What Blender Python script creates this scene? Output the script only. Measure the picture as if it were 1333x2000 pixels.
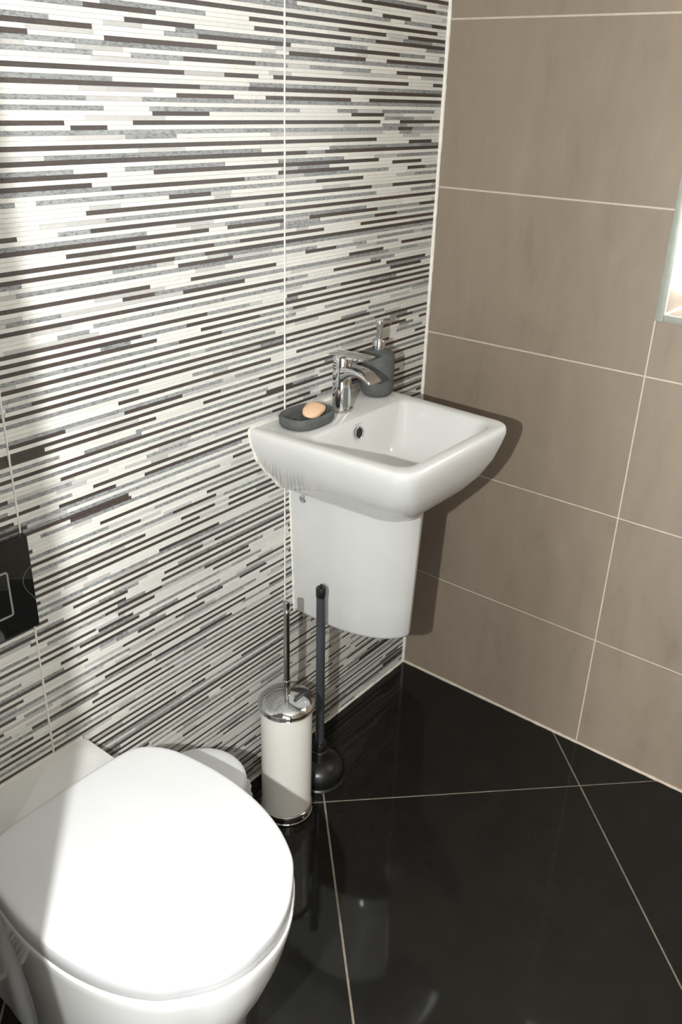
import bpy, bmesh, math, random
from mathutils import Vector, Matrix
random.seed(7)
S = bpy.context.scene
for o in list(bpy.data.objects): bpy.data.objects.remove(o)
C = S.collection

# ------------------------------------------------------------------ camera
CP = Vector((-1.71261, -1.08387, 1.44136))
CR = Vector((0.6216046, -0.7828305, 0.0280033)); CU = Vector((0.3259078, 0.2909635, 0.8995134)); CF = Vector((0.7123144, 0.5500152, -0.4359948))
FPX = 1676.294
cam = bpy.data.cameras.new('camera'); cam.sensor_fit = 'VERTICAL'; cam.sensor_height = 36.0; cam.sensor_width = 24.0
cam.lens = FPX / 2000 * 36.0; cam.clip_start = 0.01
co = bpy.data.objects.new('camera', cam); C.objects.link(co)
m = Matrix((CR, CU, -CF)).transposed().to_4x4(); m.translation = CP
co.matrix_world = m
S.camera = co

# ------------------------------------------------------------------ world, flash, exposure
w = bpy.data.worlds.new('world'); S.world = w; w.use_nodes = True
bg = w.node_tree.nodes['Background']
bg.inputs['Color'].default_value = (0.95, 1.0, 1.05, 1); bg.inputs['Strength'].default_value = 1.55

FLASH = (-1.87, -0.90, 1.40)
fl = bpy.data.lights.new('camera_flash', 'POINT'); fl.energy = 102; fl.shadow_soft_size = 0.010; fl.color = (0.985, 1.0, 1.01)
fo = bpy.data.objects.new('camera_flash', fl); C.objects.link(fo); fo.location = FLASH

# daylight of the hallway behind the photographer, falling in through the open door
hl = bpy.data.lights.new('hallway_daylight', 'AREA'); hl.shape = 'RECTANGLE'; hl.size = 0.32; hl.size_y = 0.9; hl.energy = 46; hl.color = (1, 0.99, 0.98)
ho = bpy.data.objects.new('hallway_daylight', hl); C.objects.link(ho); ho.location = (-3.3, -0.66, 0.55)
ho.rotation_euler = (math.radians(90), 0, math.radians(-90))

S.view_settings.view_transform = 'Standard'; S.view_settings.look = 'None'
S.view_settings.exposure = 0.0; S.view_settings.gamma = 1.0; S.view_settings.use_curve_mapping = False
PANE_STRENGTH = 19.0

# ------------------------------------------------------------------ materials
def lin(c):
    return tuple(((v/255)/12.92 if v/255 <= 0.04045 else ((v/255+0.055)/1.055)**2.4) for v in c) + (1,)
def mat(name, col, rough=0.5, metal=0.0, spec=0.5, coat=0.0):
    mt = bpy.data.materials.new(name); mt.use_nodes = True
    b = mt.node_tree.nodes['Principled BSDF']
    b.inputs['Base Color'].default_value = lin(col) if max(col) > 1.5 else tuple(col) + (1,)
    b.inputs['Roughness'].default_value = rough; b.inputs['Metallic'].default_value = metal
    b.inputs['Specular IOR Level'].default_value = spec; b.inputs['Coat Weight'].default_value = coat
    b.inputs['Coat Roughness'].default_value = 0.05
    return mt
def N(mt, t, **kw):
    n = mt.node_tree.nodes.new(t)
    for k, v in kw.items(): setattr(n, k, v)
    return n
def link(mt, a, b): mt.node_tree.links.new(a, b)
def noise_mat(name, stops, scale=(1, 1, 1), nscale=20, detail=6, rough=0.5, bump=0.0, spec=0.5, jitter=0.0, nrough=0.6, metal=0.0, distortion=0.0):
    mt = mat(name, stops[0][1], rough, metal, spec); b = mt.node_tree.nodes['Principled BSDF']
    g = N(mt, 'ShaderNodeNewGeometry'); mp = N(mt, 'ShaderNodeMapping'); mp.inputs['Scale'].default_value = scale
    link(mt, g.outputs['Position'], mp.inputs['Vector'])
    nz = N(mt, 'ShaderNodeTexNoise'); nz.inputs['Scale'].default_value = nscale; nz.inputs['Detail'].default_value = detail; nz.inputs['Roughness'].default_value = nrough
    nz.inputs['Distortion'].default_value = distortion
    link(mt, mp.outputs['Vector'], nz.inputs['Vector'])
    r = N(mt, 'ShaderNodeValToRGB'); e = r.color_ramp.elements
    while len(e) < len(stops): e.new(0.5)
    for i, (p, c) in enumerate(stops): e[i].position = p; e[i].color = lin(c)
    link(mt, nz.outputs['Fac'], r.inputs['Fac'])
    out = r.outputs['Color']
    if jitter:
        oi = N(mt, 'ShaderNodeObjectInfo'); ad = N(mt, 'ShaderNodeMath', operation='ADD'); fr = N(mt, 'ShaderNodeMath', operation='FRACT')
        link(mt, g.outputs['Random Per Island'], ad.inputs[0]); link(mt, oi.outputs['Random'], ad.inputs[1]); link(mt, ad.outputs[0], fr.inputs[0])
        mr = N(mt, 'ShaderNodeMapRange'); mr.inputs['To Min'].default_value = 1 - jitter; mr.inputs['To Max'].default_value = 1 + jitter
        link(mt, fr.outputs[0], mr.inputs['Value'])
        vm = N(mt, 'ShaderNodeVectorMath', operation='SCALE'); link(mt, out, vm.inputs[0]); link(mt, mr.outputs[0], vm.inputs['Scale'])
        out = vm.outputs[0]
    link(mt, out, b.inputs['Base Color'])
    if bump:
        bp = N(mt, 'ShaderNodeBump'); bp.inputs['Strength'].default_value = bump; bp.inputs['Distance'].default_value = 0.001
        link(mt, nz.outputs['Fac'], bp.inputs['Height']); link(mt, bp.outputs['Normal'], b.inputs['Normal'])
    return mt

M = {}
M['porcelain'] = noise_mat('porcelain', [(0.3, (196, 196, 192)), (0.7, (201, 201, 197))], nscale=6, detail=2, rough=0.07, spec=0.5)
M['pan_white'] = noise_mat('toilet_porcelain', [(0.3, (224, 224, 220)), (0.7, (228, 228, 224))], nscale=6, detail=2, rough=0.08, spec=0.5)
M['seat_white'] = noise_mat('seat_white', [(0.3, (208, 209, 208)), (0.7, (212, 213, 212))], nscale=5, detail=2, rough=0.22, spec=0.5)
M['strip_white'] = noise_mat('strip_white', [(0.25, (200, 199, 192)), (0.5, (214, 214, 205)), (0.75, (204, 200, 196))], (1, 1, 3), 45, 5, 0.60, 0.05, 1.0, 0.07)
M['strip_light'] = noise_mat('strip_light', [(0.25, (164, 162, 157)), (0.5, (183, 182, 177)), (0.75, (171, 166, 165))], (1, 1, 3), 60, 6, 0.60, 0.05, 1.0, 0.08)
M['strip_grey'] = noise_mat('strip_grey', [(0.3, (78, 80, 80)), (0.44, (116, 119, 118)), (0.56, (152, 154, 152)), (0.68, (105, 102, 103))], (0.55, 1, 1.5), 210, 5, 0.60, 0.06, 1.0, 0.14, 0.7)
M['strip_dark'] = noise_mat('strip_dark', [(0.25, (44, 35, 30)), (0.52, (56, 45, 39)), (0.62, (70, 58, 50)), (0.70, (126, 108, 95))], (0.6, 1, 1.5), 230, 5, 0.60, 0.06, 1.0, 0.16, 0.75)
M['grout_white'] = noise_mat('grout_white', [(0.3, (214, 210, 198)), (0.7, (232, 228, 218))], nscale=60, rough=0.7, bump=0.15)
M['grout_wall'] = noise_mat('grout_wall', [(0.3, (180, 169, 151)), (0.7, (196, 185, 168))], nscale=60, rough=0.8, bump=0.2)
M['grout_floor'] = noise_mat('grout_floor', [(0.3, (118, 108, 96)), (0.7, (150, 140, 126))], nscale=40, rough=0.8, bump=0.2)
def beige_mat():
    mt = noise_mat('beige_tile', [(0.28, (122, 109, 93.5)), (0.42, (130, 117.5, 102)), (0.6, (134, 121.5, 106)), (0.75, (140, 128, 112.5))], (2.6, 2.6, 0.9), 7, 12, 0.45, 0.06, 0.35, 0.02, 0.68, distortion=0.25)
    return mt
M['beige'] = beige_mat()
M['floor'] = noise_mat('black_floor_tile', [(0.3, (25, 24.5, 22)), (0.55, (28, 27.5, 24.5)), (0.8, (33, 32, 29))], nscale=14, detail=9, rough=0.06, spec=0.3, jitter=0.05)
M['chrome'] = mat('chrome', (0.66, 0.67, 0.68), 0.05, 1.0)
M['steel'] = mat('polished_steel', (0.52, 0.50, 0.48), 0.10, 1.0)
M['rubber_grey'] = noise_mat('dark_grey_resin', [(0.3, (74, 76, 75)), (0.7, (88, 90, 88))], nscale=70, rough=0.62, bump=0.1, spec=0.3)
M['soap'] = noise_mat('soap', [(0.3, (214, 172, 138)), (0.6, (228, 192, 158)), (0.8, (202, 150, 122))], nscale=30, rough=0.45)
M['cream'] = noise_mat('cream_enamel', [(0.3, (232, 230, 220)), (0.7, (237, 235, 226))], nscale=6, rough=0.3, spec=0.45)
M['plunger_pole'] = noise_mat('slate_blue_plastic', [(0.3, (55, 58, 62)), (0.7, (61, 64, 68))], nscale=10, rough=0.35)
M['black_rubber'] = noise_mat('black_rubber', [(0.3, (18, 18, 18)), (0.7, (26, 26, 26))], nscale=30, rough=0.32)
M['black'] = mat('black_hole', (10, 10, 10), 0.6)
M['paint'] = noise_mat('white_paint', [(0.3, (226, 223, 216)), (0.7, (230, 227, 221))], nscale=8, rough=0.7, bump=0.05)
M['trim_metal'] = noise_mat('brushed_aluminium_trim', [(0.3, (150, 154, 144)), (0.7, (160, 164, 153))], nscale=50, rough=0.4, metal=0.35)
M['upvc'] = mat('white_upvc', (236, 236, 234), 0.3)
M['mark'] = mat('grey_print', (178, 176, 170), 0.4)
M['wood'] = noise_mat('hall_floor', [(0.3, (150, 128, 104)), (0.7, (168, 146, 120))], (1, 8, 1), 6, rough=0.5)
# black marble-look glass plate with thin pale veins
mt = mat('black_marble', (22, 24, 24), 0.06, 0, 0.6); b = mt.node_tree.nodes['Principled BSDF']
g = N(mt, 'ShaderNodeNewGeometry'); nz = N(mt, 'ShaderNodeTexNoise'); nz.inputs['Scale'].default_value = 5; nz.inputs['Detail'].default_value = 1.5
link(mt, g.outputs['Position'], nz.inputs['Vector'])
sub = N(mt, 'ShaderNodeMath', operation='SUBTRACT'); sub.inputs[1].default_value = 0.5; link(mt, nz.outputs['Fac'], sub.inputs[0])
ab = N(mt, 'ShaderNodeMath', operation='ABSOLUTE'); link(mt, sub.outputs[0], ab.inputs[0])
rp = N(mt, 'ShaderNodeValToRGB'); e = rp.color_ramp.elements; e[0].position = 0.0; e[0].color = lin((96, 98, 96)); e[1].position = 0.0035; e[1].color = lin((24, 26, 26))
link(mt, ab.outputs[0], rp.inputs['Fac']); link(mt, rp.outputs['Color'], b.inputs['Base Color']); M['marble'] = mt
# translucent crinkled bin liner
mt = mat('clear_bin_liner', (225, 226, 222), 0.25, 0, 0.5); mt.node_tree.nodes['Principled BSDF'].inputs['Transmission Weight'].default_value = 0.55
nb = mt.node_tree.nodes['Principled BSDF']; nb.inputs['IOR'].default_value = 1.1; M['liner'] = mt
# frosted window glass, lit by the daylight behind it
mt = bpy.data.materials.new('daylit_frosted_glass'); mt.use_nodes = True; nt = mt.node_tree; nt.nodes.clear()
em = nt.nodes.new('ShaderNodeEmission'); em.inputs['Color'].default_value = (0.95, 0.98, 1.0, 1); em.inputs['Strength'].default_value = PANE_STRENGTH
ou = nt.nodes.new('ShaderNodeOutputMaterial'); nt.links.new(em.outputs[0], ou.inputs[0]); M['pane'] = mt

# ------------------------------------------------------------------ helpers
def tag(o, label=None, cat=None, group=None, kind=None):
    if label: o['label'] = label
    if cat: o['category'] = cat
    if group: o['group'] = group
    if kind: o['kind'] = kind
    return o
def empty(name, loc, label, cat, group=None):
    o = bpy.data.objects.new(name, None); C.objects.link(o); o.location = loc; o.empty_display_size = 0.05
    return tag(o, label, cat, group)
def new_obj(name, me, material, parent=None, loc=None):
    if material is not None and len(me.materials) == 0: me.materials.append(material)
    o = bpy.data.objects.new(name, me); C.objects.link(o)
    if parent is not None:
        o.parent = parent
        p = Vector((0, 0, 0)); q = parent
        while q is not None: p += q.location; q = q.parent
        if loc is None: o.location = -p          # mesh given in world coordinates
        else: o.location = Vector(loc) - p
    elif loc is not None: o.location = loc
    return o
def mesh(name, vs, fs, smooth=None):
    me = bpy.data.meshes.new(name); me.from_pydata([tuple(v) for v in vs], [], fs); me.validate()
    bm = bmesh.new(); bm.from_mesh(me); bmesh.ops.remove_doubles(bm, verts=bm.verts, dist=1e-6); bmesh.ops.recalc_face_normals(bm, faces=bm.faces); bm.to_mesh(me); bm.free()
    if smooth is not None:
        me.polygons.foreach_set('use_smooth', [True]*len(me.polygons)); me.set_sharp_from_angle(angle=math.radians(smooth))
    return me
def box_vf(x0, x1, y0, y1, z0, z1):
    vs = [(x, y, z) for x in (x0, x1) for y in (y0, y1) for z in (z0, z1)]
    return vs, [(0, 1, 3, 2), (4, 6, 7, 5), (0, 4, 5, 1), (2, 3, 7, 6), (0, 2, 6, 4), (1, 5, 7, 3)]
def boxes(name, rs, smooth=None, bevel=0.0):
    vs = []; fs = []
    for r in rs:
        v, f = box_vf(*r); n = len(vs); vs += v; fs += [tuple(i+n for i in q) for q in f]
    me = mesh(name, vs, fs) if len(rs) == 1 or not bevel else bpy.data.meshes.new(name)
    if len(rs) > 1 and bevel: me.from_pydata(vs, [], fs)
    if bevel:
        bm = bmesh.new(); bm.from_mesh(me); bmesh.ops.bevel(bm, geom=bm.edges[:], offset=bevel, segments=2, profile=0.5, affect='EDGES')
        bmesh.ops.recalc_face_normals(bm, faces=bm.faces); bm.to_mesh(me); bm.free()
        me.polygons.foreach_set('use_smooth', [True]*len(me.polygons)); me.set_sharp_from_angle(angle=math.radians(35))
    return me
def loft(name, rings, cap0=True, cap1=True, smooth=40, closed=True):
    n = len(rings[0]); vs = [p for r in rings for p in r]; fs = []
    for i in range(len(rings)-1):
        for j in range(n if closed else n-1):
            k = (j+1) % n
            fs.append((i*n+j, i*n+k, (i+1)*n+k, (i+1)*n+j))
    if cap0: fs.append(tuple(range(n))[::-1])
    if cap1: fs.append(tuple((len(rings)-1)*n+j for j in range(n)))
    return mesh(name, vs, fs, smooth)
def lathe(name, prof, n=48, c=(0, 0, 0), smooth=40, axis=None):
    rings = []
    for r, z in prof:
        rings.append([(c[0]+max(r, 1e-5)*math.cos(2*math.pi*j/n), c[1]+max(r, 1e-5)*math.sin(2*math.pi*j/n), c[2]+z) for j in range(n)])
    me = loft(name, rings, True, True, smooth)
    return me
def tube(name, pts, rad, n=10, wob=0.0, seed=0, smooth=60):
    rnd = random.Random(seed); rings = []
    P = [Vector(p) for p in pts]
    for i, p in enumerate(P):
        t = (P[min(i+1, len(P)-1)]-P[max(i-1, 0)]).normalized()
        a = t.cross(Vector((0, 0, 1))) if abs(t.z) < 0.9 else t.cross(Vector((1, 0, 0)))
        a.normalize(); bb = t.cross(a).normalized()
        r = (rad[i] if isinstance(rad, (list, tuple)) else rad)*(1+wob*(rnd.random()-0.5)*2)
        off = a*(rad if not isinstance(rad, (list, tuple)) else rad[i])*wob*(rnd.random()-0.5)
        rings.append([p+off+a*r*math.cos(2*math.pi*j/n)+bb*r*math.sin(2*math.pi*j/n) for j in range(n)])
    return loft(name, rings, True, True, smooth)
def seg(a, b, step):
    a = Vector(a); b = Vector(b); k = max(2, int((b-a).length/step)); return [a.lerp(b, i/k) for i in range(k+1)]
def catmull(P, k=5):
    out = []
    for i in range(len(P)-1):
        p0 = P[max(i-1, 0)]; p1 = P[i]; p2 = P[i+1]; p3 = P[min(i+2, len(P)-1)]
        for j in range(k):
            t = j/k
            out.append(tuple(0.5*((2*p1[d])+(-p0[d]+p2[d])*t+(2*p0[d]-5*p1[d]+4*p2[d]-p3[d])*t*t+(-p0[d]+3*p1[d]-3*p2[d]+p3[d])*t**3) for d in range(len(p1))))
    out.append(tuple(P[-1])); return out
def rrect(x0, x1, y0, y1, r, n=6, ms=6):
    # r = radii for corners (x1,y1),(x0,y1),(x0,y0),(x1,y0)
    cs = [(x1, y1, 0), (x0, y1, 90), (x0, y0, 180), (x1, y0, 270)]; sg = [(-1, -1), (1, -1), (1, 1), (-1, 1)]
    crn = []
    for (x, y, a), (sx, sy), rr in zip(cs, sg, r):
        cx = x+sx*rr; cy = y+sy*rr
        crn.append([(cx+rr*math.cos(math.radians(a+90*i/n)), cy+rr*math.sin(math.radians(a+90*i/n))) for i in range(n+1)])
    out = []
    for i in range(4):
        out += crn[i]; p = crn[i][-1]; q = crn[(i+1) % 4][0]
        out += [(p[0]+(q[0]-p[0])*k/ms, p[1]+(q[1]-p[1])*k/ms) for k in range(1, ms)]
    return out
def proj(p):
    d = Vector(p)-CP; z = d.dot(CF); return (666.5+FPX*d.dot(CR)/z, 1000-FPX*d.dot(CU)/z, z)

# ------------------------------------------------------------------ room shell
XL, YF, ZC = -1.55, -1.55, 2.40
WX0, WX1 = -0.93, -0.532     # window opening (y)
WZ0, WZ1 = 1.062, 1.66
floor = tag(new_obj('floor', boxes('floor', [(XL-1.2, 0.0, YF, 0.0, -0.06, -0.0015)]), M['grout_floor']), kind='structure')
ceil = tag(new_obj('ceiling', boxes('ceiling', [(XL, 0, YF, 0, ZC, ZC+0.05)]), M['paint']), kind='structure')
TH = 0.008
wback = tag(new_obj('wall_back', boxes('wall_back', [(XL, 0.2, 0.0035, 0.10, -0.06, ZC)]), M['grout_white'])
            , kind='structure')
wright = tag(new_obj('wall_right', boxes('wall_right', [
    (0.0015, 0.2, WX1, 0.0, -0.06, ZC), (0.0015, 0.2, YF, WX0, -0.06, ZC), (0.0015, 0.2, WX0, WX1, -0.06, WZ0), (0.0015, 0.2, WX0, WX1, WZ1, ZC)]), M['grout_wall']), kind='structure')
DJ, DE, DH = -0.555, -1.38, 2.03
wleft = tag(new_obj('wall_left', boxes('wall_left', [
    (XL-0.1, XL, DJ+0.03, 0.1, -0.06, ZC), (XL-0.1, XL, YF, DE-0.03, -0.06, ZC), (XL-0.1, XL, DE-0.03, DJ+0.03, DH+0.03, ZC)]), M['beige']), kind='structure')
wfront = tag(new_obj('wall_front', boxes('wall_front', [(XL-0.1, 0.2, YF-0.1, YF, -0.06, ZC)]), M['beige']), kind='structure')
door = tag(new_obj('door_1', boxes('door_1', [
    (XL-0.1, XL, DJ, DJ+0.03, 0, DH), (XL-0.1, XL, DE-0.03, DE, 0, DH), (XL-0.1, XL, DE-0.03, DJ+0.03, DH, DH+0.03)]), M['paint']), kind='structure')

# floor tiles laid on the diagonal, each clipped to the room
def clip(poly, a, b, cc):     # keep a*x+b*y<=c
    out = []
    for i in range(len(poly)):
        p = poly[i]; q = poly[(i+1) % len(poly)]; fp = a*p[0]+b*p[1]-cc; fq = a*q[0]+b*q[1]-cc
        if fp <= 0: out.append(p)
        if fp*fq < 0: t = fp/(fp-fq); out.append((p[0]+(q[0]-p[0])*t, p[1]+(q[1]-p[1])*t))
    return out
ts = 0.6034; O = Vector((-0.5632, -0.1747)); e1 = Vector((0.70711, -0.70711)); e2 = Vector((-0.70711, -0.70711)); gw = 0.0022
for i in range(-4, 5):
    for j in range(-4, 5):
        pl = []
        for a, b in ((0, 0), (1, 0), (1, 1), (0, 1)):
            p = O+e1*(ts*(i+a)+(gw if a == 0 else -gw))+e2*(ts*(j+b)+(gw if b == 0 else -gw)); pl.append((p.x, p.y))
        for h in ((1, 0, -0.003), (-1, 0, -XL+0.1), (0, 1, -0.003), (0, -1, -YF)): pl = clip(pl, *h) if pl else pl
        if len(pl) < 3: continue
        n = len(pl); vs = [(x, y, 0) for x, y in pl]+[(x, y, -0.009) for x, y in pl]
        fs = [tuple(range(n)), tuple(range(2*n-1, n-1, -1))]+[(k, n+k, n+(k+1) % n, (k+1) % n) for k in range(n)]
        new_obj('floor_tile', mesh('floor_tile', vs, fs), M['floor'], floor)

# beige wall tiles
zr = [0.0]+[0.3047+0.321*k for k in range(7)]; zr = [z for z in zr if z < ZC]+[ZC]
yr = [0.0, -0.5288, -1.129, YF]; gt = 0.0019
def wtile(y0, y1, z0, z1):
    if y1-y0 < 0.01 or z1-z0 < 0.01: return
    x = -0.0003*random.random()
    v, f = box_vf(x, 0.009, y0+gt, y1-gt, z0+gt, z1-gt)
    new_obj('wall_tile', mesh('wall_tile', v, f), M['beige'], wright)
for a in range(len(yr)-1):
    y1, y0 = yr[a], yr[a+1]
    for k in range(len(zr)-1):
        z0, z1 = zr[k], zr[k+1]
        if a == 1:
            if z1 <= WZ0 or z0 >= WZ1: wtile(y0, y1, z0, z1)
            else:
                if z0 < WZ0: wtile(y0, y1, z0, WZ0+gt)
                if z1 > WZ1: wtile(y0, y1, WZ1-gt, z1)
                wtile(y0, WX0+gt, max(z0, WZ0-gt), min(z1, WZ1+gt))
        else: wtile(y0, y1 if a else -0.003, z0, z1)

# window: trim, tiled reveal, frame, frosted pane
win = tag(new_obj('window_1', boxes('window_1', [(0.150, 0.20, WX0, WX0+0.03, WZ0, WZ1), (0.150, 0.20, WX1-0.03, WX1, WZ0, WZ1), (0.150, 0.20, WX0+0.03, WX1-0.03, WZ0, WZ0+0.03), (0.150, 0.20, WX0+0.03, WX1-0.03, WZ1-0.03, WZ1)]), M['upvc']), kind='structure')
new_obj('glass_pane', boxes('glass_pane', [(0.160, 0.170, WX0+0.028, WX1-0.028, WZ0+0.028, WZ1-0.028)]), M['pane'], win)
t = 0.0125
for r in [(-0.003, 0.008, WX1-t, WX1+0.0048, WZ0-0.001, WZ1), (-0.003, 0.008, WX0, WX0+t, WZ0-0.001, WZ1), (-0.003, 0.008, WX0+t, WX1-t, WZ0-0.001, WZ0+t), (-0.003, 0.008, WX0+t, WX1-t, WZ1-t, WZ1)]:
    new_obj('tile_trim', boxes('tile_trim', [r], bevel=0.001), M['trim_metal'], win)
for r in [(0.009, 0.149, WX1-0.010, WX1-0.0005, WZ0+0.012, 1.2677), (0.009, 0.149, WX1-0.010, WX1-0.0005, 1.271, 1.5887), (0.009, 0.149, WX1-0.010, WX1-0.0005, 1.592, WZ1-0.002),
          (0.009, 0.149, WX0+0.0005, WX0+0.010, WZ0+0.012, 1.2677), (0.009, 0.149, WX0+0.0005, WX0+0.010, 1.271, 1.5887), (0.009, 0.149, WX0+0.0005, WX0+0.010, 1.592, WZ1-0.002),
          (0.009, 0.149, WX0+0.012, WX1-0.012, WZ0+0.0005, WZ0+0.010)]:
    new_obj('reveal_tile', boxes('reveal_tile', [r], bevel=0.0008), M['beige'], win)
new_obj('reveal_grout', tube('reveal_grout', seg((0.009, WX1-0.011, WZ0+0.011), (0.149, WX1-0.011, WZ0+0.011), 0.02), 0.0025, 8), M['grout_white'], win)

# striped mosaic: every strip is a small proud bar
pitch = 0.0062; gaps = (-0.503, -1.1009)
strips = []
rr = random.Random(21)
rows = int(ZC/pitch)
seq = []
while len(seq) < rows+8:
    seq += rr.choice(['DW', 'DW', 'DWGW', 'DWGW', 'DGW', 'DGW', 'GDW', 'DWLGW', 'DWWGW'])
prev = []; prevg = []
for i in range(rows):
    z0 = i*pitch; x = XL-rr.random()*0.2; kind = seq[i]; here = []; hereg = []
    while x < -0.002:
        if kind == 'D': ty = rr.choices('DGWL', (0.70, 0.10, 0.14, 0.06))[0]
        elif kind == 'G': ty = rr.choices('GWLD', (0.66, 0.14, 0.12, 0.08))[0]
        elif kind == 'L': ty = rr.choices('LWGD', (0.55, 0.25, 0.12, 0.08))[0]
        else: ty = rr.choices('WLDG', (0.74, 0.14, 0.06, 0.06))[0]
        ln = {'D': rr.uniform(0.07, 0.26), 'G': rr.uniform(0.06, 0.20), 'L': rr.uniform(0.05, 0.14), 'W': rr.uniform(0.05, 0.22)}[ty]
        if ty != kind: ln *= 0.6
        if ty == 'D' and any(p < x+ln and q > x for p, q in prev) and rr.random() < 0.9: ty = 'W' if kind != 'G' else 'G'
        if ty == 'G' and any(p < x+ln and q > x for p, q in prevg) and rr.random() < 0.8: ty = 'W'
        if ty == 'D': here.append((x, x+ln))
        if ty == 'G': hereg.append((x, x+ln))
        xe = min(x+ln, -0.002); a = max(x, XL+0.001)
        if xe > a+0.004:
            parts = [(a, xe)]
            for gx in gaps:
                np_ = []
                for p, q in parts:
                    if p < gx < q: np_ += [(p, gx-0.0012), (gx+0.0012, q)]
                    else: np_.append((p, q))
                parts = np_
            h = {'D': 0.0004, 'G': 0.0008, 'L': 0.0010, 'W': 0.0012}[ty]+rr.uniform(-0.0003, 0.0003)
            for p, q in parts:
                if q-p > 0.003: strips.append((p+0.0001, q-0.0001, z0+0.00015, z0+pitch-0.00015, -h, ty))
        x += ln
    prev = here; prevg = hereg
MS = {'D': M['strip_dark'], 'G': M['strip_grey'], 'L': M['strip_light'], 'W': M['strip_white']}
def area(s):
    a = proj((s[0], 0, s[2])); b = proj((s[1], 0, s[2])); c2 = proj((s[0], 0, s[3]))
    mx, my = (a[0]+b[0])/2, (a[1]+b[1])/2
    if min(a[0], b[0]) < 2 or max(a[0], b[0]) > 1330 or min(a[1], b[1]) < 2 or max(a[1], b[1]) > 1440: return 0
    for q in (a, b, (mx, my)):
        if 485 < q[0] and 750 < q[1] or q[0] < 90 and 1040 < q[1] < 1260: return 0
    return math.hypot(b[0]-a[0], b[1]-a[1])*abs(c2[1]-a[1])
strips.sort(key=lambda s: -area(s))
for s in strips[:300]:
    v, f = box_vf(s[0], s[1], s[4], 0.004, s[2], s[3]); new_obj('mosaic_strip', mesh('mosaic_strip', v, f), MS[s[5]], wback)
vs = []; fs = []; mi = []; order = 'DGLW'
for s in strips[300:]:
    v, f = box_vf(s[0], s[1], s[4], 0.004, s[2], s[3]); n = len(vs); vs += v; fs += [tuple(k+n for k in q) for q in f]; mi += [order.index(s[5])]*6
me = bpy.data.meshes.new('mosaic_strips'); me.from_pydata(vs, [], fs)
for k in order: me.materials.append(MS[k])
me.polygons.foreach_set('material_index', mi)
bm = bmesh.new(); bm.from_mesh(me); bmesh.ops.recalc_face_normals(bm, faces=bm.faces); bm.to_mesh(me); bm.free()
tag(new_obj('mosaic_strips', me, None, wback), kind='stuff')
for q, gx in enumerate(gaps):
    new_obj('vertical_joint', tube('vertical_joint', seg((gx, -0.0006, 0.0), (gx, -0.0006, ZC), 0.012), 0.0019, 8, 0.22, q), M['grout_white'], wback)
# sealant in the corner and along the floor
tag(new_obj('trim_1', tube('trim_1', seg((-0.002, -0.002, 0), (-0.002, -0.002, ZC), 0.012), 0.0048, 10, 0.16, 5), M['grout_white']), kind='structure')
tag(new_obj('trim_2', tube('trim_2', seg((XL, -0.001, 0.001), (0, -0.001, 0.001), 0.015), 0.0042, 8, 0.14, 6), M['grout_white']), kind='structure')
tag(new_obj('trim_3', tube('trim_3', seg((0.0, YF, 0.001), (0.0, 0, 0.001), 0.015), 0.0046, 8, 0.14, 7), M['grout_wall']), kind='structure')

# ------------------------------------------------------------------ wash basin
XC = -0.408; ZT = 0.865
def bring(hw, yf, rf, z, hwf=None, yb=0.0, rb=0.002, bow=0.0):
    hwf = hw if hwf is None else hwf
    out = []
    for x, y in rrect(-hw, hw, yf, yb, (rb, rb, rf, rf), 8, 10):
        k = (y-yb)/(yf-yb)              # 0 back, 1 front
        sc = 1+(hwf/hw-1)*k
        yy = y+bow*k*k*k*(x/hw)**2
        out.append((XC+x*sc, yy, z))
    return out
basin = empty('wash_basin', (XC, 0, 0.70), 'white porcelain wash basin mounted on the striped mosaic wall', 'basin')
B = [
    bring(0.098, -0.268, 0.05, 0.712, 0.085), bring(0.107, -0.284, 0.05, 0.7145, 0.096), bring(0.115, -0.297, 0.05, 0.722, 0.106), bring(0.131, -0.319, 0.048, 0.742, 0.124), bring(0.156, -0.338, 0.044, 0.768, 0.146),
    bring(0.179, -0.352, 0.042, 0.800, 0.166), bring(0.192, -0.360, 0.040, 0.832, 0.177), bring(0.196, -0.363, 0.038, 0.850, 0.182), bring(0.1955, -0.362, 0.037, 0.858, 0.182), bring(0.193, -0.3595, 0.035, 0.8633, 0.180), bring(0.188, -0.355, 0.033, ZT, 0.176)]
def iring(hw, yf, yb, rf, rb, z, hwf):
    return bring(hw, yf, rf, z, hwf, yb, rb)
B += [iring(0.166, -0.338, -0.108, 0.034, 0.018, ZT-0.0002, 0.158), iring(0.162, -0.334, -0.1125, 0.034, 0.02, ZT-0.0025, 0.154), iring(0.158, -0.330, -0.1155, 0.034, 0.022, ZT-0.008, 0.150),
      iring(0.150, -0.322, -0.119, 0.036, 0.026, 0.835, 0.142), iring(0.138, -0.311, -0.124, 0.04, 0.032, 0.800, 0.130), iring(0.120, -0.296, -0.132, 0.045, 0.04, 0.772, 0.114), iring(0.094, -0.276, -0.146, 0.05, 0.05, 0.757, 0.09), iring(0.055, -0.246, -0.174, 0.034, 0.034, 0.7515, 0.054), iring(0.02, -0.223, -0.197, 0.012, 0.012, 0.750, 0.02)]
new_obj('bowl', loft('bowl', B, True, True, 50), M['porcelain'], basin)
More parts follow.
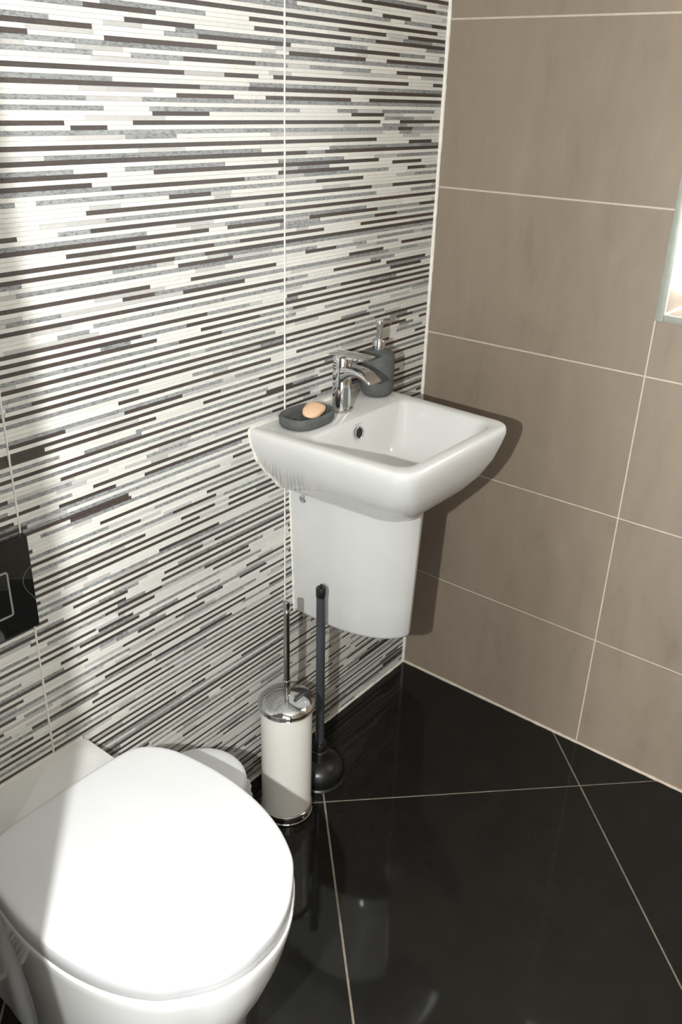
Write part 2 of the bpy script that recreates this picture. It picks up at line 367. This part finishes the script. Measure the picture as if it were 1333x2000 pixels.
# overflow: chrome ring around a dark hole in the back wall of the bowl
def ring_torus(name, c, R_, r_, tilt, n=28, k=10, sx=1.0):
    rings = []
    for i in range(n+1):
        a = 2*math.pi*i/n; rings.append([(c[0]+(R_+r_*math.cos(2*math.pi*j/k))*math.cos(a)*sx, c[1]+r_*math.sin(2*math.pi*j/k)-tilt*(R_+r_*math.cos(2*math.pi*j/k))*math.sin(a), c[2]+(R_+r_*math.cos(2*math.pi*j/k))*math.sin(a)) for j in range(k)])
    return loft(name, rings, False, False, 80)
OV = (-0.4165, -0.1215, 0.837)
def disc(name, c, R_, d, tilt, n=28):
    a = [(c[0]+R_*math.cos(2*math.pi*i/n), c[1]-tilt*R_*math.sin(2*math.pi*i/n), c[2]+R_*math.sin(2*math.pi*i/n)) for i in range(n)]
    b2 = [(x, y+d, z) for x, y, z in a]
    return loft(name, [a, b2], True, True, 40)
ov = new_obj('overflow_hole', disc('overflow_hole', (OV[0], OV[1]-0.0012, OV[2]), 0.0112, 0.004, -0.15), M['black'], basin); ov['label'] = 'dark round overflow hole'
new_obj('overflow_ring', ring_torus('overflow_ring', (OV[0], OV[1]-0.0012, OV[2]), 0.0118, 0.0016, -0.15), M['chrome'], ov)
# small faint print above the overflow (illegible dashes in the photograph)
for k in range(3):
    x = OV[0]-0.0095+k*0.0075
    new_obj('printed_mark', boxes('printed_mark', [(x, x+0.005, -0.1190, -0.1180, 0.8527, 0.8548)]), M['mark'], basin)
dr = new_obj('drain', lathe('drain', [(0.021, 0.0), (0.021, 0.002), (0.018, 0.0035), (0.005, 0.004), (0.001, 0.004)], 32, (XC, -0.21, 0.751)), M['chrome'], basin)
path = [Vector(p) for p in [(-0.6045, -0.001, 0.866), (-0.6035, -0.001, 0.845), (-0.600, -0.001, 0.832), (-0.587, -0.001, 0.80), (-0.564, -0.001, 0.768), (-0.539, -0.001, 0.742), (-0.523, -0.001, 0.722), (-0.515, -0.001, 0.7145), (-0.495, -0.001, 0.711)]]
pp = []
for a, b2 in zip(path[:-1], path[1:]): pp += seg(a, b2, 0.008)[:-1]
new_obj('sealant', tube('sealant', pp, 0.0035, 8, 0.3, 11), M['grout_white'], basin)
new_obj('sealant', tube('sealant', seg((-0.604, -0.001, 0.866), (-0.212, -0.001, 0.866), 0.01), 0.003, 8, 0.3, 12), M['grout_white'], basin)

# semi pedestal under the basin
PC = -0.392
ped = empty('semi_pedestal', (PC, 0, 0.395), 'white half pedestal hanging on the mosaic wall under the basin', 'pedestal')
def pring(hw, yf, z, rf):
    half = [(hw, 0.0), (hw, -0.04), (hw, -0.08), (hw*0.995, -0.12*(-yf/0.257)), (hw*0.86, -0.174*(-yf/0.257)), (hw*0.60, -0.219*(-yf/0.257)), (hw*0.26, -0.248*(-yf/0.257)), (0, yf)]
    h = catmull(half, 4); r = [(PC+x, y, z) for x, y in h]+[(PC-x, y, z) for x, y in h[-2::-1]]
    return r
P = [pring(0.074, -0.249, 0.3955, 0), pring(0.0785, -0.2555, 0.398, 0), pring(0.080, -0.258, 0.404, 0), pring(0.0835, -0.260, 0.48, 0), pring(0.089, -0.264, 0.60, 0), pring(0.095, -0.2685, 0.7115, 0)]
new_obj('shroud', loft('shroud', P, True, True, 50), M['porcelain'], ped)
sc = new_obj('screw_cap', lathe('screw_cap', [(0.0085, 0.0), (0.0085, 0.002), (0.007, 0.0034), (0.001, 0.0038)], 24), M['chrome'], ped, loc=(-0.4868, -0.037, 0.689)); sc['label'] = 'small round chrome screw cap'
sc.rotation_euler = (0, -math.pi/2, 0)
new_obj('sealant', tube('sealant', seg((-0.488, -0.001, 0.710), (-0.4725, -0.001, 0.397), 0.008), 0.003, 8, 0.3, 13), M['grout_white'], ped)

# ------------------------------------------------------------------ tap
TX, TY = -0.396, -0.060
tap = empty('basin_tap', (TX, TY, ZT), 'chrome mixer tap with flat lever standing on the basin ledge', 'tap')
new_obj('base_ring', lathe('base_ring', [(0.0215, 0.0), (0.0225, 0.002), (0.0225, 0.006), (0.0205, 0.008), (0.001, 0.008)], 48, (TX, TY, ZT)), M['steel'], tap)
new_obj('body', lathe('body', [(0.0195, 0.008), (0.0195, 0.090), (0.0192, 0.0915), (0.0188, 0.0915), (0.0188, 0.0935), (0.001, 0.0935)], 64, (TX, TY, ZT)), M['chrome'], tap)
def spout_ring(y, z, w2, th, crown=0.0):
    out = []
    for a in range(24):
        t2 = 2*math.pi*a/24; cx = math.cos(t2); sx = math.sin(t2)
        x = w2*math.copysign(abs(cx)**0.35, cx); zz = th*math.copysign(abs(sx)**0.45, sx)
        out.append((TX+x, y, z+zz))
    return out
sp = [spout_ring(TY+0.004, 0.9400, 0.0175, 0.0215), spout_ring(TY-0.012, 0.9445, 0.0188, 0.0175), spout_ring(TY-0.024, 0.9505, 0.0193, 0.0120), spout_ring(TY-0.038, 0.9535, 0.0196, 0.0085), spout_ring(TY-0.052, 0.9525, 0.0198, 0.0068), spout_ring(TY-0.066, 0.9480, 0.0200, 0.0054), spout_ring(TY-0.077, 0.9420, 0.0203, 0.0038), spout_ring(TY-0.081, 0.9390, 0.0203, 0.0018)]
new_obj('spout', loft('spout', sp, True, True, 45), M['chrome'], tap)
cart = new_obj('lever_hub', lathe('lever_hub', [(0.0195, 0.0935), (0.0195, 0.112), (0.0185, 0.1135), (0.001, 0.1135)], 64, (TX, TY, ZT)), M['chrome'], tap)
lv = [(0, 0.0215, 0.0200), (0.01, 0.0215, 0.0205), (0.03, 0.021, 0.0205), (0.055, 0.021, 0.0205), (0.075, 0.0205, 0.020), (0.083, 0.0195, 0.018)]
rg = []
for d, wd, _ in lv:
    y = TY+0.020-d*1.02; zc = ZT+0.1150+0.0035*(d/0.083)
    h = 0.0032 if d < 0.07 else (0.0028 if d < 0.08 else 0.0015)
    rg.append([(TX-wd, y, zc-h*0.7), (TX-wd, y, zc+h*0.7), (TX-wd+0.002, y, zc+h), (TX+wd-0.002, y, zc+h), (TX+wd, y, zc+h*0.7), (TX+wd, y, zc-h*0.7), (TX+wd-0.002, y, zc-h), (TX-wd+0.002, y, zc-h)])
new_obj('lever', loft('lever', rg, True, True, 35), M['chrome'], tap)

# ------------------------------------------------------------------ soap dispenser
DX, DY = -0.264, -0.052
dp = empty('soap_dispenser', (DX, DY, ZT), 'dark grey soap dispenser with chrome pump behind the tap', 'soap dispenser')
new_obj('bottle', lathe('bottle', [(0.022, 0.0002), (0.028, 0.002), (0.033, 0.008), (0.0352, 0.018), (0.0355, 0.045), (0.0353, 0.080), (0.0340, 0.089), (0.030, 0.0948), (0.0235, 0.0978), (0.0145, 0.0995), (0.001, 0.0995)], 56, (DX, DY, ZT)), M['rubber_grey'], dp)
pump = new_obj('pump_collar', lathe('pump_collar', [(0.0135, 0.099), (0.0138, 0.101), (0.0138, 0.1185), (0.0125, 0.1205), (0.001, 0.1205)], 40, (DX, DY, ZT)), M['chrome'], dp); pump['label'] = 'chrome pump collar'
new_obj('pump_stem', lathe('pump_stem', [(0.0066, 0.120), (0.0066, 0.146), (0.0078, 0.148), (0.0078, 0.159), (0.0068, 0.161), (0.001, 0.161)], 32, (DX, DY, ZT)), M['chrome'], pump)
nd = Vector((0.80, -0.02, 0)).normalized(); n0 = Vector((DX, DY, ZT+0.1525))
new_obj('nozzle', tube('nozzle', [n0+nd*0.005, n0+nd*0.02, n0+nd*0.030+Vector((0, 0, -0.0015)), n0+nd*0.036+Vector((0, 0, -0.006))], [0.0038, 0.0034, 0.0032, 0.0028], 14), M['chrome'], pump)

# ------------------------------------------------------------------ soap dish and soap
SX, SY = -0.503, -0.0595; a_, b_ = 0.060, 0.041
dish = empty('soap_dish', (SX, SY, ZT), 'oval dark grey soap dish on the basin ledge beside the tap', 'soap dish')
def oval(ax, by, z, p=2.6):
    out = []
    for i in range(56):
        t2 = 2*math.pi*i/56; cx = math.cos(t2); sx = math.sin(t2)
        out.append((SX+ax*math.copysign(abs(cx)**(2/p), cx), SY+by*math.copysign(abs(sx)**(2/p), sx), ZT+z))
    return out
new_obj('tray', loft('tray', [oval(a_-0.008, b_-0.008, 0.0003), oval(a_-0.003, b_-0.003, 0.002), oval(a_, b_, 0.007), oval(a_+0.001, b_+0.001, 0.021), oval(a_-0.0005, b_-0.0005, 0.0235), oval(a_-0.003, b_-0.003, 0.0242), oval(a_-0.0055, b_-0.0055, 0.0232), oval(a_-0.0075, b_-0.0075, 0.019), oval(a_-0.010, b_-0.010, 0.0105), oval(a_-0.015, b_-0.015, 0.0085)], True, True, 50), M['rubber_grey'], dish)
for k in range(4):
    yy = SY-0.0165+k*0.011; hl = 0.036-abs(k-1.5)*0.004
    new_obj('drain_rib', boxes('drain_rib', [(SX-hl, SX+hl, yy-0.0018, yy+0.0018, ZT+0.0075, ZT+0.0115)], bevel=0.001), M['rubber_grey'], dish)
# worn bar of soap
sv = bmesh.new(); bmesh.ops.create_icosphere(sv, subdivisions=4, radius=1.0)
rs = random.Random(3)
for v in sv.verts:
    x, y, z = v.co
    k = 1+0.10*math.sin(3.1*x+1)*math.cos(2.3*y)+0.06*math.sin(5*x-3*y)
    q = 0.72
    v.co = Vector((math.copysign(abs(x)**q, x)*0.031*(1.0-0.12*y), math.copysign(abs(y)**q, y)*0.0195*(1+0.22*x), math.copysign(abs(z)**q, z)*0.0085*k*(1+0.35*x)))
sm = bpy.data.meshes.new('soap_bar'); sv.to_mesh(sm); sv.free(); sm.polygons.foreach_set('use_smooth', [True]*len(sm.polygons))
soap = tag(new_obj('soap_bar', sm, M['soap'], None, (SX+0.013, SY-0.003, ZT+0.0225)), 'worn peach bar of soap lying in the dark grey dish', 'soap')
soap.rotation_euler = (math.radians(6), math.radians(-4), math.radians(20))

# ------------------------------------------------------------------ toilet
UX = -1.157
wc = empty('toilet', (UX, -0.27, 0), 'white toilet with closed lid against the striped wall', 'toilet')
half = [(0.0, -0.1165), (0.06, -0.1175), (0.095, -0.119), (0.128, -0.1245), (0.153, -0.1435), (0.1725, -0.182), (0.1825, -0.245), (0.1845, -0.302), (0.1785, -0.365), (0.1635, -0.422), (0.1425, -0.4665), (0.1186, -0.497), (0.071, -0.532), (0.03, -0.547), (0.0, -0.5495)]
H = catmull(half, 5)
def sym(h, z, s=1.0, inset=0.0, yc=-0.33):
    pts = [(x, y) for x, y in h]+[(-x, y) for x, y in h[-2:0:-1]]
    if inset:
        n = len(pts); o2 = []
        for i in range(n):
            p = Vector(pts[i-1]); q = Vector(pts[(i+1) % n]); t2 = (q-p).normalized(); nn = Vector((t2.y, -t2.x))
            c0 = Vector((0, yc))-Vector(pts[i])
            if nn.dot(c0) < 0: nn = -nn
            o2.append(Vector(pts[i])+nn*inset)
        pts = [tuple(v) for v in o2]
    return [(UX+x*s, yc+(y-yc)*s, z) for x, y in pts]
lid = [sym(H, 0.4055, 1, 0.006), sym(H, 0.4055, 1, 0.0012), sym(H, 0.4068, 1, 0.0), sym(H, 0.434, 1, 0), sym(H, 0.4375, 1, 0.0009), sym(H, 0.4395, 1, 0.0032), sym(H, 0.4402, 1, 0.008), sym(H, 0.4404, 1, 0.013), sym(H, 0.4412, 0.80, 0.013), sym(H, 0.442, 0.5, 0.008), sym(H, 0.4424, 0.15, 0.008)]
new_obj('lid', loft('lid', lid, True, True, 50), M['seat_white'], wc)
def pan(hb, k, ytip, z):
    # hb half width at wall, k width scale of the bowl, ytip front
    sc_y = (ytip+0.12)/(-0.5495+0.12)
    h = [(0.0, 0.0), (hb*0.5, 0.0), (hb-0.012, 0.0), (hb-0.003, -0.003), (hb, -0.013), (hb, -0.06), (hb+0.004*k, -0.11)]
    for x, y in half[4:]: h.append((max(x*k*0.985, 0) if x else 0.0, -0.12+(y+0.12)*sc_y))
    hh = [h[0], h[1], h[2], h[3], h[4]]+catmull(h[4:], 4)[1:]
    return [(UX+x, y-0.0005, z) for x, y in hh]+[(UX-x, y-0.0005, z) for x, y in hh[-2:0:-1]]
PN = [pan(0.132, 0.80, -0.450, 0.001), pan(0.133, 0.805, -0.452, 0.02), pan(0.138, 0.83, -0.463, 0.12), pan(0.140, 0.875, -0.487, 0.20), pan(0.138, 0.925, -0.517, 0.27), pan(0.131, 0.97, -0.539, 0.335), pan(0.1225, 1.003, -0.5485, 0.378), pan(0.1195, 1.018, -0.5520, 0.396), pan(0.1190, 1.016, -0.5515, 0.4010), pan(0.1165, 1.005, -0.547, 0.4035)]
new_obj('bowl', loft('bowl', PN, True, True, 50), M['pan_white'], wc)
for sx in (-1, 1):
    new_obj('hinge', boxes('hinge', [(UX+sx*0.078-0.018, UX+sx*0.078+0.018, -0.150, -0.122, 0.4025, 0.412)], bevel=0.002), M['chrome'], wc)
new_obj('sealant', tube('sealant', seg((UX-0.116, -0.001, 0.4035), (UX+0.114, -0.001, 0.4035), 0.01), 0.003, 8, 0.2, 14), M['grout_white'], wc)

# ------------------------------------------------------------------ flush plate
fp = empty('flush_plate', (-1.222, 0, 0.754), 'black marble flush plate on the mosaic wall above the toilet', 'flush plate')
X0, X1, Z0, Z1 = -1.344, -1.0985, 0.675, 0.8345
new_obj('plate', boxes('plate', [(X0, X1, -0.014, 0.0, Z0, Z1)], bevel=0.0012), M['marble'], fp)
def rr_frame(name, x0, x1, z0, z1, r, wd, y):
    o_ = rrect(x0, x1, z0, z1, (r,)*4, 5, 3); i_ = rrect(x0+wd, x1-wd, z0+wd, z1-wd, (max(r-wd, 0.001),)*4, 5, 3)
    R1 = [(x, y+0.002, z) for x, z in o_]; R2 = [(x, y, z) for x, z in o_]; R3 = [(x, y, z) for x, z in i_]; R4 = [(x, y+0.002, z) for x, z in i_]
    return loft(name, [R1, R2, R3, R4, R1], False, False, 30)
for x0, x1 in ((-1.225, -1.139), (-1.312, -1.231)):
    bt = new_obj('flush_button', boxes('flush_button', [(x0+0.0032, x1-0.0032, -0.0152, -0.0135, 0.7155, 0.7865)], bevel=0.0006), M['marble'], fp)
    new_obj('button_rim', rr_frame('button_rim', x0, x1, 0.7125, 0.7895, 0.005, 0.003, -0.0158), M['trim_metal'], bt)

# ------------------------------------------------------------------ pedal bin behind the toilet
BX, BY, BR = -0.894, -0.139, 0.086
bn = empty('waste_bin', (BX, BY, 0), 'small round white bin between the toilet and the brush holder', 'bin')
new_obj('body', lathe('body', [(0.074, 0.0005), (0.078, 0.004), (0.081, 0.24), (0.081, 0.253), (0.076, 0.253), (0.074, 0.05), (0.001, 0.05)], 56, (BX, BY, 0)), M['seat_white'], bn)
new_obj('lid', lathe('lid', [(0.080, 0.254), (0.0855, 0.2545), (0.0865, 0.258), (0.0865, 0.274), (0.0855, 0.2805), (0.0825, 0.2855), (0.077, 0.2885), (0.06, 0.2905), (0.03, 0.2915), (0.001, 0.292)], 64, (BX, BY, 0)), M['seat_white'], bn)
rl = random.Random(5); rings = []
nn = 90
for z, r0, am in ((0.2535, 0.0825, 0.0006), (0.2525, 0.0895, 0.003), (0.245, 0.0945, 0.004), (0.232, 0.0925, 0.0045), (0.218, 0.0915, 0.005), (0.205, 0.0925, 0.006)):
    ph = rl.random()*6
    rings.append([(BX+(r0+am*(math.sin(17*a2+ph)*0.5+math.sin(31*a2+2*ph)*0.5))*math.cos(a2), BY+(r0+am*(math.sin(17*a2+ph)*0.5+math.sin(31*a2+2*ph)*0.5))*math.sin(a2), z+0.004*math.sin(9*a2+ph)*(1 if z < 0.2 else 0)) for a2 in [2*math.pi*j/nn for j in range(nn)]])
ln_ = new_obj('bin_liner', loft('bin_liner', rings, False, False, 25), M['liner'], bn); ln_['label'] = 'crinkled clear plastic liner folded over the rim'

# ------------------------------------------------------------------ toilet brush and holder
HX, HY = -0.632, -0.121
hd = empty('brush_holder', (HX, HY, 0), 'cream cylindrical toilet brush holder with chrome base', 'brush holder')
new_obj('base_ring', lathe('base_ring', [(0.056, 0.0003), (0.0578, 0.002), (0.0578, 0.005), (0.0560, 0.0065), (0.0560, 0.0205), (0.0572, 0.022), (0.0572, 0.0245), (0.0545, 0.026), (0.001, 0.026)], 64, (HX, HY, 0)), M['steel'], hd)
new_obj('body', lathe('body', [(0.0540, 0.026), (0.0545, 0.0265), (0.0545, 0.286), (0.051, 0.286), (0.051, 0.03), (0.001, 0.03)], 64, (HX, HY, 0)), M['cream'], hd)
br = empty('toilet_brush', (HX, HY, 0.0), 'chrome toilet brush handle and lid standing in the cream holder', 'toilet brush')
new_obj('lid', lathe('lid', [(0.053, 0.2865), (0.0575, 0.2868), (0.0592, 0.2885), (0.0578, 0.2905), (0.0578, 0.2925), (0.0605, 0.2945), (0.0605, 0.2985), (0.0580, 0.3025), (0.048, 0.3085), (0.030, 0.3145), (0.014, 0.3175), (0.0085, 0.3185), (0.001, 0.3185)], 72, (HX, HY, 0)), M['chrome'], br)
hn = new_obj('handle', lathe('handle', [(0.0078, 0.318), (0.0072, 0.330), (0.0072, 0.347), (0.0084, 0.348), (0.0084, 0.352), (0.0064, 0.354), (0.0064, 0.518), (0.001, 0.518)], 32, (HX, HY, 0)), M['steel'], br)
new_obj('knob', lathe('knob', [(0.0074, 0.5165), (0.0080, 0.5175), (0.0080, 0.520), (0.0074, 0.521), (0.0074, 0.538), (0.0082, 0.540), (0.0075, 0.543), (0.001, 0.544)], 32, (HX, HY, 0)), M['chrome'], hn)
new_obj('brush_head', lathe('brush_head', [(0.006, 0.286), (0.006, 0.13), (0.036, 0.12), (0.038, 0.05), (0.02, 0.035), (0.001, 0.034)], 24, (HX, HY, 0)), M['cream'], br)

# ------------------------------------------------------------------ plunger
GX, GY = -0.508, -0.113
pg = empty('plunger', (GX, GY, 0), 'black rubber sink plunger with slate grey handle on the floor', 'plunger')
cup = new_obj('rubber_cup', lathe('rubber_cup', [(0.050, 0.0), (0.0575, 0.0005), (0.060, 0.003), (0.058, 0.0065), (0.0555, 0.008), (0.0575, 0.014), (0.0590, 0.024), (0.0570, 0.036), (0.051, 0.046), (0.042, 0.053), (0.031, 0.0575), (0.0235, 0.060), (0.0215, 0.065), (0.0205, 0.082), (0.0195, 0.0835), (0.0165, 0.0845), (0.0160, 0.102), (0.0145, 0.104), (0.001, 0.104)], 64, (GX, GY, 0)), M['black_rubber'], pg)
top = Vector((GX-0.006, GY+0.001, 0.518)); bot = Vector((GX, GY, 0.095))
new_obj('handle', tube('handle', [bot, bot.lerp(top, 0.33), bot.lerp(top, 0.66), bot.lerp(top, 0.96)], 0.0098, 28), M['plunger_pole'], pg)
cap = new_obj('end_cap', tube('end_cap', [bot.lerp(top, 0.945), bot.lerp(top, 0.95), bot.lerp(top, 0.992), top], [0.0098, 0.0110, 0.0110, 0.0095], 28, smooth=40), M['black_rubber'], pg)
new_obj('hanging_eyelet', ring_torus('hanging_eyelet', (top.x, top.y, top.z+0.0035), 0.0035, 0.0013, 0, 18, 8), M['black_rubber'], cap)
